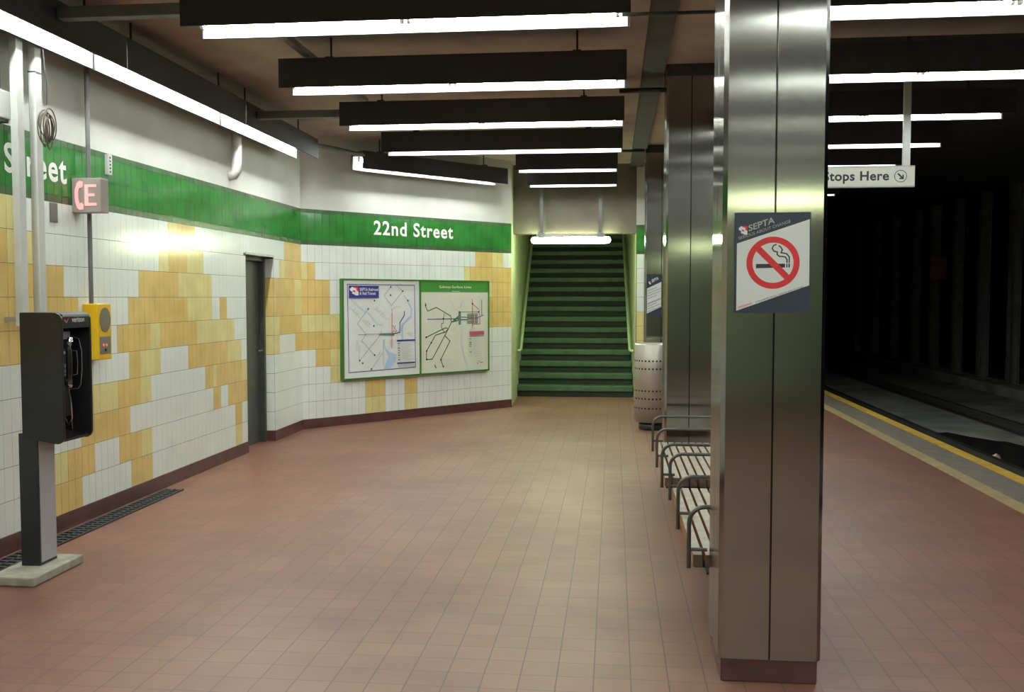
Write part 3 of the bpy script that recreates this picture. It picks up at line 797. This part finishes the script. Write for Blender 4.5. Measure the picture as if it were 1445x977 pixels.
# ------------------------------------------------------------------ payphone
ph = thing('payphone', (-3.336, 5.213, 0), 'black pedestal payphone on a cement base by the left tiled wall', 'payphone')
ox, oy = -3.336, 5.213
def rel(x, y, z): return (x-ox, y-oy, z)
m_ = MB(); m_.box(-3.455-ox, -3.175-ox, 4.90-oy, 5.40-oy, 0, .052); m_.build('base_slab', 'cement', ph, bevel=.008)
m_ = MB(); m_.box(-3.394-ox, -3.280-ox, 5.127-oy, 5.30-oy, .052, .82); m_.build('post', 'black_metal', ph, bevel=.004)
m_ = MB(); m_.box(-3.281-ox, -3.277-ox, 5.14-oy, 5.292-oy, .07, .80); m_.build('post_panel', 'greypanel', ph)['label'] = 'light grey panel on the post'
def rr_outline(x0, x1, z0, z1, r, n=6):
    pts = [(x0, z0)]
    for (cx, cz, a0) in ((x1-r, z0+r, -90), (x1-r, z1-r, 0)):
        for i in range(n+1):
            a = math.radians(a0+90*i/n); pts.append((cx+r*math.cos(a), cz+r*math.sin(a)))
    pts.append((x0, z1)); return pts
ol = rr_outline(-3.352-ox, -3.098-ox, .765, 1.515, .045)
ol[0] = (ol[0][0], .80)
m_ = MB(); m_.prism(ol, 'y', 5.10-oy, 5.118-oy); m_.build('side_wing', 'black_plastic', ph, bevel=.004)
m_ = MB(); m_.prism(ol, 'y', 5.392-oy, 5.41-oy); wing = m_.build('side_wing', 'black_plastic', ph, bevel=.004)
m_ = MB(); m_.box(-3.352-ox, -3.335-ox, 5.118-oy, 5.392-oy, .80, 1.515); m_.build('back_panel', 'black_plastic', ph)
m_ = MB(); m_.prism([(-3.335-ox, 1.515), (-3.13-ox, 1.515), (-3.104-ox, 1.503), (-3.10-ox, 1.49), (-3.10-ox, 1.425), (-3.112-ox, 1.425), (-3.114-ox, 1.49), (-3.335-ox, 1.495)], 'y', 5.118-oy, 5.392-oy)
hood = m_.build('hood', 'black_plastic', ph)
m_ = MB(); m_.prism([(-3.335-ox, .80), (-3.15-ox, .768), (-3.115-ox, .775), (-3.115-ox, .79), (-3.335-ox, .82)], 'y', 5.118-oy, 5.392-oy); m_.build('floor_panel', 'black_plastic', ph)
m_ = MB(); m_.box(-3.335-ox, -3.195-ox, 5.15-oy, 5.34-oy, .90, 1.42); body = m_.build('phone_body', 'black_metal', ph, bevel=.01)
m_ = MB()
for i in range(4):
    for j in range(3): m_.box(-3.195-ox, -3.189-ox, 5.245-oy+j*.027, 5.264-oy+j*.027, 1.10+i*.03, 1.12+i*.03)
m_.build('keypad', 'galv', body)
m_ = MB(); m_.box(-3.195-ox, -3.186-ox, 5.235-oy, 5.33-oy, 1.27, 1.40); m_.build('instruction_card', 'greypanel', body)
# handset on its hook
hx, hy = -3.122-ox, 5.195-oy
m_ = MB(); m_.tube([(hx, hy, 1.12), (hx+.006, hy, 1.16), (hx+.006, hy, 1.28), (hx, hy, 1.33)], [.015, .017, .017, .015], 12)
m_.tube([(hx+.012, hy, 1.34), (hx-.012, hy, 1.335), (hx-.038, hy, 1.325)], [.022, .029, .027], 14)
m_.tube([(hx+.012, hy, 1.11), (hx-.012, hy, 1.115), (hx-.038, hy, 1.125)], [.022, .029, .027], 14)
hs = m_.build('handset', 'black_plastic', ph)
m_ = MB(); m_.tube([(hx+.014, hy, 1.348), (hx+.016, hy, 1.372)], [.02, .012], 10); m_.build('handset_trim', 'chrome', hs)
m_ = MB(); m_.tube([(hx+.006, hy, 1.095), (hx+.008, hy, 1.08)], [.018, .012], 10); m_.build('handset_trim', 'chrome', hs)
m_ = MB(); m_.box(hx-.085, hx-.03, hy-.02, hy+.02, 1.29, 1.305); m_.box(hx-.035, hx-.028, hy-.03, hy-.012, 1.29, 1.33); m_.box(hx-.035, hx-.028, hy+.012, hy+.03, 1.29, 1.33); m_.build('hook', 'chrome', body)
m_ = MB(); m_.tube([(hx-.01, hy+.01, 1.09), (hx+.005, hy+.012, 1.0), (hx+.004, hy+.02, .90), (hx-.03, hy+.04, .86), (hx-.07, hy+.06, .92)], .006, 8); m_.build('cord', 'chrome', ph)
# wing graphic and header wording
gy = 5.3905-oy
def wg(cx, cy):   # crop pixel of the wing face -> local point on the inner face of the far wing
    px_ = 10+cx*.2355; py_ = 420+cy*.2355
    x = px_; 
    X = (wgX0+(x-87)*(wgX1-wgX0)/(127-87)); Z = 1.515-(py_-440)*(1.515-.765)/(612-437)*.985
    return (X-ox, gy, Z)
wgX0, wgX1 = -3.272, -3.100
m_ = MB(); m_.recalc = True
for pts in ([(350,242),(380,230),(430,246),(446,320),(446,430),(436,520),(420,545),(372,550)], [(350,242),(360,290),(370,316),(415,320),(420,400),(415,460),(390,465)], [(362,540),(372,650),(378,795)]):
    m_.tube([wg(*p) for p in pts], .0016, 6)
m_.build('handset_drawing', 'ink_line', wing)
m_ = MB(); m_.recalc = False
put_text(m_, 'verizon', lambda u, v: (-3.0985-ox, u, v), 5.205-oy, 5.335-oy, 1.458, 1.487, 0, .02)
m_.add([(-3.0985-ox, y_-oy, z_) for y_, z_ in ((5.125, 1.472), (5.135, 1.478), (5.148, 1.464), (5.19, 1.496), (5.15, 1.452))], [(0, 1, 2, 4), (4, 2, 3)], 1)
m_.build('maker_lettering', ['ink_lgrey', 'ink_pink'], hood)

# two square poles above the phone
for i, (y0, lab) in enumerate(((5.43, 'left square grey pole rising from behind the payphone to the ceiling'), (5.62, 'right square grey pole behind the payphone, beside the coil of wire'))):
    r = thing('square_pole', (WX+.115, y0+.135, 1.42), lab, 'pole', 'square grey poles behind the payphone')
    m_ = MB(); m_.box(-.024, .024, -.034, .034, 0, CEIL-1.42); m_.build('shaft', 'polepaint', r, bevel=.005)
    m_ = MB(); m_.box(-.026, .026, -.036, .036, CEIL-1.42-.56, CEIL-1.42-.552); m_.build('joint_band', 'conduit_dark', r) if i else None
    m_ = MB(); m_.box(-.115, -.024, -.012, .012, .03, .06); m_.build('wall_bracket', 'galv', r)

# coil of wire
cw = thing('wire_coil', (-3.52, 5.69, 2.70), 'coil of loose brown wire hanging beside the right grey pole', 'wire')
m_ = MB(); random.seed(5)
for i in range(8):
    ph_ = random.uniform(-.5, .5); w = random.uniform(.035, .075); h = random.uniform(.075, .11); tx = random.uniform(-.02, .02)
    m_.tube([(tx+w*.5*math.sin(a)*math.sin(ph_), w*math.sin(a)*math.cos(ph_), -h*.25+h*math.cos(a)-.02*i*.3) for a in [2*math.pi*q/18 for q in range(18)]], .004, 6, closed=True)
m_.build('loops', mat('wirebrown', (.10, .07, .045), .6), cw)
m_ = MB(); m_.tube([(0, 0, .10), (0, .005, .2), (-.01, -.01, .44)], .004, 6); m_.build('hanging_end', 'conduit_dark', cw)
random.seed(21)

# CE sign on its conduit
pipe('conduit', [(WX+.06, 6.45, CEIL), (WX+.06, 6.45, 1.54)], .016, 'conduit', 'thin grey conduit dropping down the wall into the yellow call box', 'conduit')
ce = thing('emergency_phone_sign', (WX, 6.38, 2.19), 'small square sign with a lit pink handset and letter E on the conduit', 'sign')
m_ = MB(); m_.box(.005, .218, -.055, .05, 0, .237); m_.build('box', 'ce_face', ce, bevel=.004)
cvx = lambda x: .005+.213*(x-498)/(715-498)
cvz = lambda y: .237*(1-(y-5)/(240-5))
m_ = MB(); yf = -.0555
def lp(pts, mi=0): m_.prism([(cvx(x), cvz(y)) for x, y in pts], 'y', yf-.004, yf, mi)
lp([(597,50),(682,50),(682,68),(622,68),(622,112),(668,112),(668,130),(622,130),(622,177),(682,177),(682,195),(597,195)])
m_.build('letter', 'ce_letter', ce)
m_ = MB()
lp([(585,32),(560,25),(540,38),(525,85),(522,125),(526,165),(538,208),(556,222),(583,218),(585,190),(575,175),(556,178),(547,150),(546,105),(554,72),(572,72),(583,58)])
m_.build('handset_symbol', 'ce_letter', ce)

# yellow call box
cb = thing('emergency_call_box', (WX, 6.51, 1.155), 'yellow emergency call box with a round speaker on the tiled wall', 'call box')
m_ = MB(); m_.box(.004, .125, -.088, .088, 0, .40); m_.build('housing', 'yellow_box', cb, bevel=.006)
m_ = MB()
n = 28
m_.prism([(.072*math.cos(2*math.pi*i/n), .285+.088*math.sin(2*math.pi*i/n)) for i in range(n)], 'x', .125, .129); m_.build('speaker_grille', 'grille', cb)
m_ = MB(); m_.box(.125, .128, -.075, .068, .04, .165); pn = m_.build('control_panel', 'panel_dark', cb)
for y in (-.03, .01):
    m_ = MB(); m_.prism([(y+.009*math.cos(q), .105+.009*math.sin(q)) for q in [2*math.pi*i/10 for i in range(10)]], 'x', .128, .131); m_.build('indicator_lamp', 'red_lamp', pn)
m_ = MB(); m_.prism([(-.005+.012*math.cos(q), .07+.012*math.sin(q)) for q in [2*math.pi*i/12 for i in range(12)]], 'x', .128, .134); m_.build('button', 'black_plastic', pn)

# small wall items
m_ = MB(); m_.box(WX+.003, WX+.03, 6.775, 6.83, 2.51, 2.66, 0)
for i in range(5): m_.box(WX+.0302, WX+.031, 6.793, 6.812, 2.525+i*.026, 2.538+i*.026, 1)
tag(m_.build('slotted_bracket', ['polepaint', 'can_hole']), 'short white slotted strip on the green band beside the lit phone sign', 'bracket')
m_ = MB(); m_.box(WX+.003, WX+.010, 6.06, 6.145, 2.105, 2.235); tag(m_.build('cover_plate', 'conduit', bevel=.002), 'small dark cover plate on the white tiles under the green band', 'cover plate')
jb = thing('junction_box', (WX, 5.48, 2.68), 'white junction box on the wall left of the grey poles', 'junction box')
m_ = MB(); m_.box(.0, .09, -.09, .06, .0, .17); m_.build('box', 'polepaint', jb, bevel=.006)
m_ = MB(); m_.tube([(.045, 0, .17), (.045, 0, CEIL-2.68)], .02, 10); m_.build('pipe', 'conduit', jb)
m_ = MB(); m_.box(.01, .08, -.08, .05, -.02, 0); m_.build('clamp', 'black_metal', jb)
m_ = MB(); m_.tube([(WX+.075, 9.1, CEIL), (WX+.075, 9.1, 2.90), (WX+.07, 9.1, 2.84), (WX+.045, 9.1, 2.80), (WX-.02, 9.1, 2.79)], .05, 14)
tag(m_.build('drain_pipe', 'plaster'), 'white drain pipe bending into the upper left wall', 'pipe')

# floor drain along the wall
dr = thing('drain_grate', (-3.62, 6.0, 0), 'long black slotted drain grate in the floor along the left wall', 'drain grate')
m_ = MB(); m_.box(-.075, .075, -2.4, 1.55, .0005, .004); m_.build('tray', 'can_hole', dr)
m_ = MB()
for x in (-.07, 0, .07): m_.box(x-.006, x+.006, -2.4, 1.55, .004, .012)
y = -2.4
while y < 1.55:
    m_.box(-.07, .07, y, y+.022, .004, .012); y += .06
m_.build('grating', 'conduit_dark', dr)

# ------------------------------------------------------------------ benches
def make_bench(label):
    r = thing('slatted_bench', (0, 0, 0), label, 'bench', 'slatted benches between the columns')
    x0, x1, L = .355, .915, 1.56
    n = 10; p = (x1-x0)/n
    for i in range(n):
        a = x0+i*p; m_ = MB(); m_.box(a+.004, a+.004+.042, 0, L, .360, .415, 1)
        m_.add([(a+.005, .001, .4155), (a+.045, .001, .4155), (a+.045, L-.001, .4155), (a+.005, L-.001, .4155)], [(0, 1, 2, 3)], 0)
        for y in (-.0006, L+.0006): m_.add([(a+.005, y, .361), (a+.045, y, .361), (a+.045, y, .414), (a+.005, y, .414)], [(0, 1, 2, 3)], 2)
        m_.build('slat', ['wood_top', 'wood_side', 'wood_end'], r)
    for y in (.16, L/2, L-.16):
        m_ = MB(); m_.box(x0+.02, x1-.02, y-.03, y+.03, .32, .36); m_.build('crossbar', 'black_metal', r)
    for y in (.35, L-.35):
        m_ = MB(); m_.box(.60, .68, y-.04, y+.04, .012, .32); m_.box(.53, .75, y-.09, y+.09, 0, .012); m_.build('leg', 'black_metal', r)
    for y in (.03, L/2, L-.03):
        m_ = MB(); pts = [(x0-.014, y, .345)]
        R_ = .075; top = .632
        pts.append((x0-.014, y, top-R_))
        for i in range(1, 7):
            a = math.pi-math.pi/2*i/6; pts.append((x0-.014+R_+R_*math.cos(a), y, top-R_+R_*math.sin(a)))
        for i in range(0, 7):
            a = math.pi/2-math.pi/2*i/6; pts.append((x1+.014-R_+R_*math.cos(a), y, top-R_+R_*math.sin(a)))
        pts.append((x1+.014, y, .345))
        m_.tube(pts, .0105, 10); m_.tube([(x0-.014, y, .432), (x0+.07, y, .432)], .009, 8)
        m_.build('armrest', 'tube_dark', r)
    return r
b1 = make_bench('nearer slatted wooden bench with three tube armrests, directly behind the front column'); b1.location = (.012, 4.42, 0)
# (its armrests start at the front column's back face)
b2 = copy_tree(b1); b2.location = (-.018, 6.31, 0); b2['label'] = 'farther slatted wooden bench with tube armrests, in front of the second column'

# ------------------------------------------------------------------ trash can
tr = thing('trash_can', (.47, 11.7, 0), 'perforated stainless steel trash can on a black base beside the farthest column', 'trash can')
m_ = MB(); R_ = .215
m_.lathe([(R_-.03, .10), (R_, .10), (R_, 1.03), (R_-.012, 1.045), (R_-.03, 1.03), (R_-.03, .12), (0, .12)], 40); m_.build('body', 'stainless_can', tr)
m_ = MB()
for z in (.27, .385, .48, .745, .84):
    for i in range(30):
        a = 2*math.pi*(i+.5)/30; ca, sa = math.cos(a), math.sin(a); rr_ = R_+.0008; hw = .012
        c0 = Vector((ca*rr_, sa*rr_, z)); tv = Vector((-sa, ca, 0))
        m_.add([c0+tv*hw*math.cos(q)+Vector((0, 0, hw*math.sin(q))) for q in [2*math.pi*j/8 for j in range(8)]], [tuple(range(8))], 0)
m_.build('perforations', 'can_hole', tr)
m_ = MB(); m_.lathe([(0, .0), (.15, .0), (.16, .03), (.16, .07), (.12, .10), (0, .10)], 32); m_.build('base', 'black_metal', tr)
m_ = MB(); m_.lathe([(0, .95), (R_-.035, .95), (R_-.035, .96), (0, .96)], 32); m_.build('liner', 'black_plastic', tr)

# ------------------------------------------------------------------ hanging sign
hg = thing('hanging_sign', (1.75, 8.0, 2.49), 'white hanging sign with dark stop lettering and an arrow over the platform edge', 'sign')
XR = 2.383-1.75; XL = 1.12-1.75
m_ = MB(); m_.box(XL, XR, -.02, .02, 0, .155); m_.build('panel', 'sign_white', hg, bevel=.004)
m_ = MB(); m_.box(XL, XR, -.023, .023, -.008, .0); m_.box(XL, XR, -.023, .023, .155, .162); m_.build('edge_trim', 'galv', hg)
X8 = lambda px_: (px_-866)/1350*8.0*1.0-.038+.0
tx0, tx1 = 1.672-1.75, 2.183-1.75
for kp in ((-1, .54), (.54, 2)):
    m_ = MB(); m_.recalc = False
    put_text(m_, 'Stops Here', lambda u, v: (u, -.0212, v), tx0, tx1, .022, .122, 0, .028, 1.06, kp)
    m_.build('lettering', 'ink_black', hg)
cx_, cz_ = 2.272-1.75, .078
sh = Sheet(lambda u, v, d: (cx_+u, -.0205-d, cz_+v))
sh.ring((0, 0), .044, .049, 0, 36)
sh.line([(-.018, .018), (.016, -.016)], .013, 0); sh.line([(-.006, -.018), (.019, -.019)], .011, 0); sh.line([(.019, .008), (.019, -.019)], .011, 0)
sh.mb.build('arrow', 'ink_black', hg)
for x in (2.318-1.75, 1.2-1.75):
    m_ = MB(); m_.box(x-.026, x+.026, -.02, .02, .162, 3.45-2.49); m_.build('post', 'polepaint', hg)
    m_ = MB(); m_.box(x-.02, x+.02, -.015, .015, 3.45-2.49, 3.9-2.49); m_.build('hanger', 'conduit_dark', hg)

# ------------------------------------------------------------------ tracks and tunnel
for i, x in enumerate((4.28, 5.8)):
    m_ = MB(); m_.prism([(x-.07, -.36), (x+.07, -.36), (x+.07, -.345), (x+.012, -.33), (x+.012, -.25), (x+.034, -.24), (x+.034, -.205), (x-.034, -.205), (x-.034, -.24), (x-.012, -.25), (x-.012, -.33), (x-.07, -.345)], 'y', -8, 47)
    tag(m_.build('rail', 'steel_rail'), 'steel running rail nearest the platform edge' if i == 0 else 'steel running rail farther from the platform', 'rail', 'running rails of the track')
m_ = MB()
pts = []
random.seed(2)
for i in range(26):
    a = 2*math.pi*i/26; rr_ = 1+.25*math.sin(3*a+1)+random.uniform(-.12, .12); pts.append((5.04+.52*rr_*math.cos(a), 11.6+2.6*rr_*math.sin(a)))
m_.prism(pts, 'z', -.3599, -.352); tag(m_.build('puddle', 'wet'), 'dark wet puddle lying between the rails', 'puddle')
LX, LY = .06, 1.25
m_ = MB(); m_.add([(4.38, 10.45, -.345), (4.50, 10.48, -.33), (4.52, 10.60, -.28), (4.40, 10.62, -.30), (4.45, 10.52, -.24)], [(0,1,4),(1,2,4),(2,3,4),(3,0,4),(0,3,2,1)], 0)
m_.add([(4.38, 10.45, -.352), (4.50, 10.48, -.352), (4.52, 10.60, -.352), (4.40, 10.62, -.352), (4.38, 10.45, -.345), (4.50, 10.48, -.33), (4.52, 10.60, -.28), (4.40, 10.62, -.30)], [(0,1,5,4),(1,2,6,5),(2,3,7,6),(3,0,4,7)], 0)
tag(m_.build('crumpled_paper', 'litter', loc=(LX, LY, 0)), 'crumpled scrap of pale paper lying beside the near rail', 'litter')
m_ = MB(); m_.box(7.7, 8.3, -8, 47, -.36, -.16); struct(m_, 'trim_5', 'trackbed')
pp = None
ys = [18.6, 20.2, 21.8, 23.4, 25.0, 26.5, 28.4, 30.4, 32.5]
nms = ['dark steel post at the right edge of the photo beyond the tracks']+['%s dark steel tunnel post from the right edge beyond the tracks' % ords[i] for i in range(1, 8)]+['farthest dark steel tunnel post beyond the tracks, nearest the front column']
for i, y in enumerate(ys):
    if pp is None:
        r = thing('tunnel_post', (8, y, -.16), '', 'post', 'steel posts between the tracks')
        m_ = MB(); m_.box(-.10, .10, -.008, .008, .02, 4.06); m_.box(-.10, -.085, -.09, .09, .02, 4.06); m_.box(.085, .10, -.09, .09, .02, 4.06); m_.build('shaft', 'post_dark', r)
        m_ = MB(); m_.box(-.16, .16, -.16, .16, 0, .02); m_.build('foot_plate', 'post_dark', r); pp = r
    else: r = copy_tree(pp)
    r.location = (8, y, -.16); r['label'] = nms[i]
rs = thing('track_sign', (7.88, 24.4, 2.05), 'small dim red sign on a tunnel post beyond the tracks', 'sign')
m_ = MB(); m_.box(-.19, .19, -.01, .01, 0, .53); m_.build('panel', 'red_sign', rs)
m_ = MB(); m_.box(.10, .14, .01, .5, .2, .24); m_.build('arm', 'post_dark', rs)

# ------------------------------------------------------------------ camera, world, view
w = bpy.data.worlds.new('world'); sc.world = w; w.use_nodes = True
w.node_tree.nodes['Background'].inputs['Color'].default_value = (0, 0, 0, 1)
cd = bpy.data.cameras.new('camera'); cam = bpy.data.objects.new('camera', cd); COL.objects.link(cam)
F = 1350.0
bp_ = math.atan(68.5/F); ya = math.atan(143.5*math.cos(bp_)/F)
cd.sensor_fit = 'HORIZONTAL'; cd.sensor_width = 36; cd.lens = 36*F/1445; cd.clip_end = 200; cd.clip_start = .05
cam.location = (0, 0, H); cam.rotation_euler = (math.pi/2-bp_, 0, ya)
sc.camera = cam
sc.view_settings.view_transform = 'Standard'; sc.view_settings.look = 'None'
sc.view_settings.gamma = 1; sc.view_settings.use_curve_mapping = False
sc.view_settings.exposure = 0
sc.cycles.use_denoising = True
sc.cycles.max_bounces = 8; sc.cycles.diffuse_bounces = 5; sc.cycles.glossy_bounces = 4
sc.cycles.sample_clamp_indirect = 4
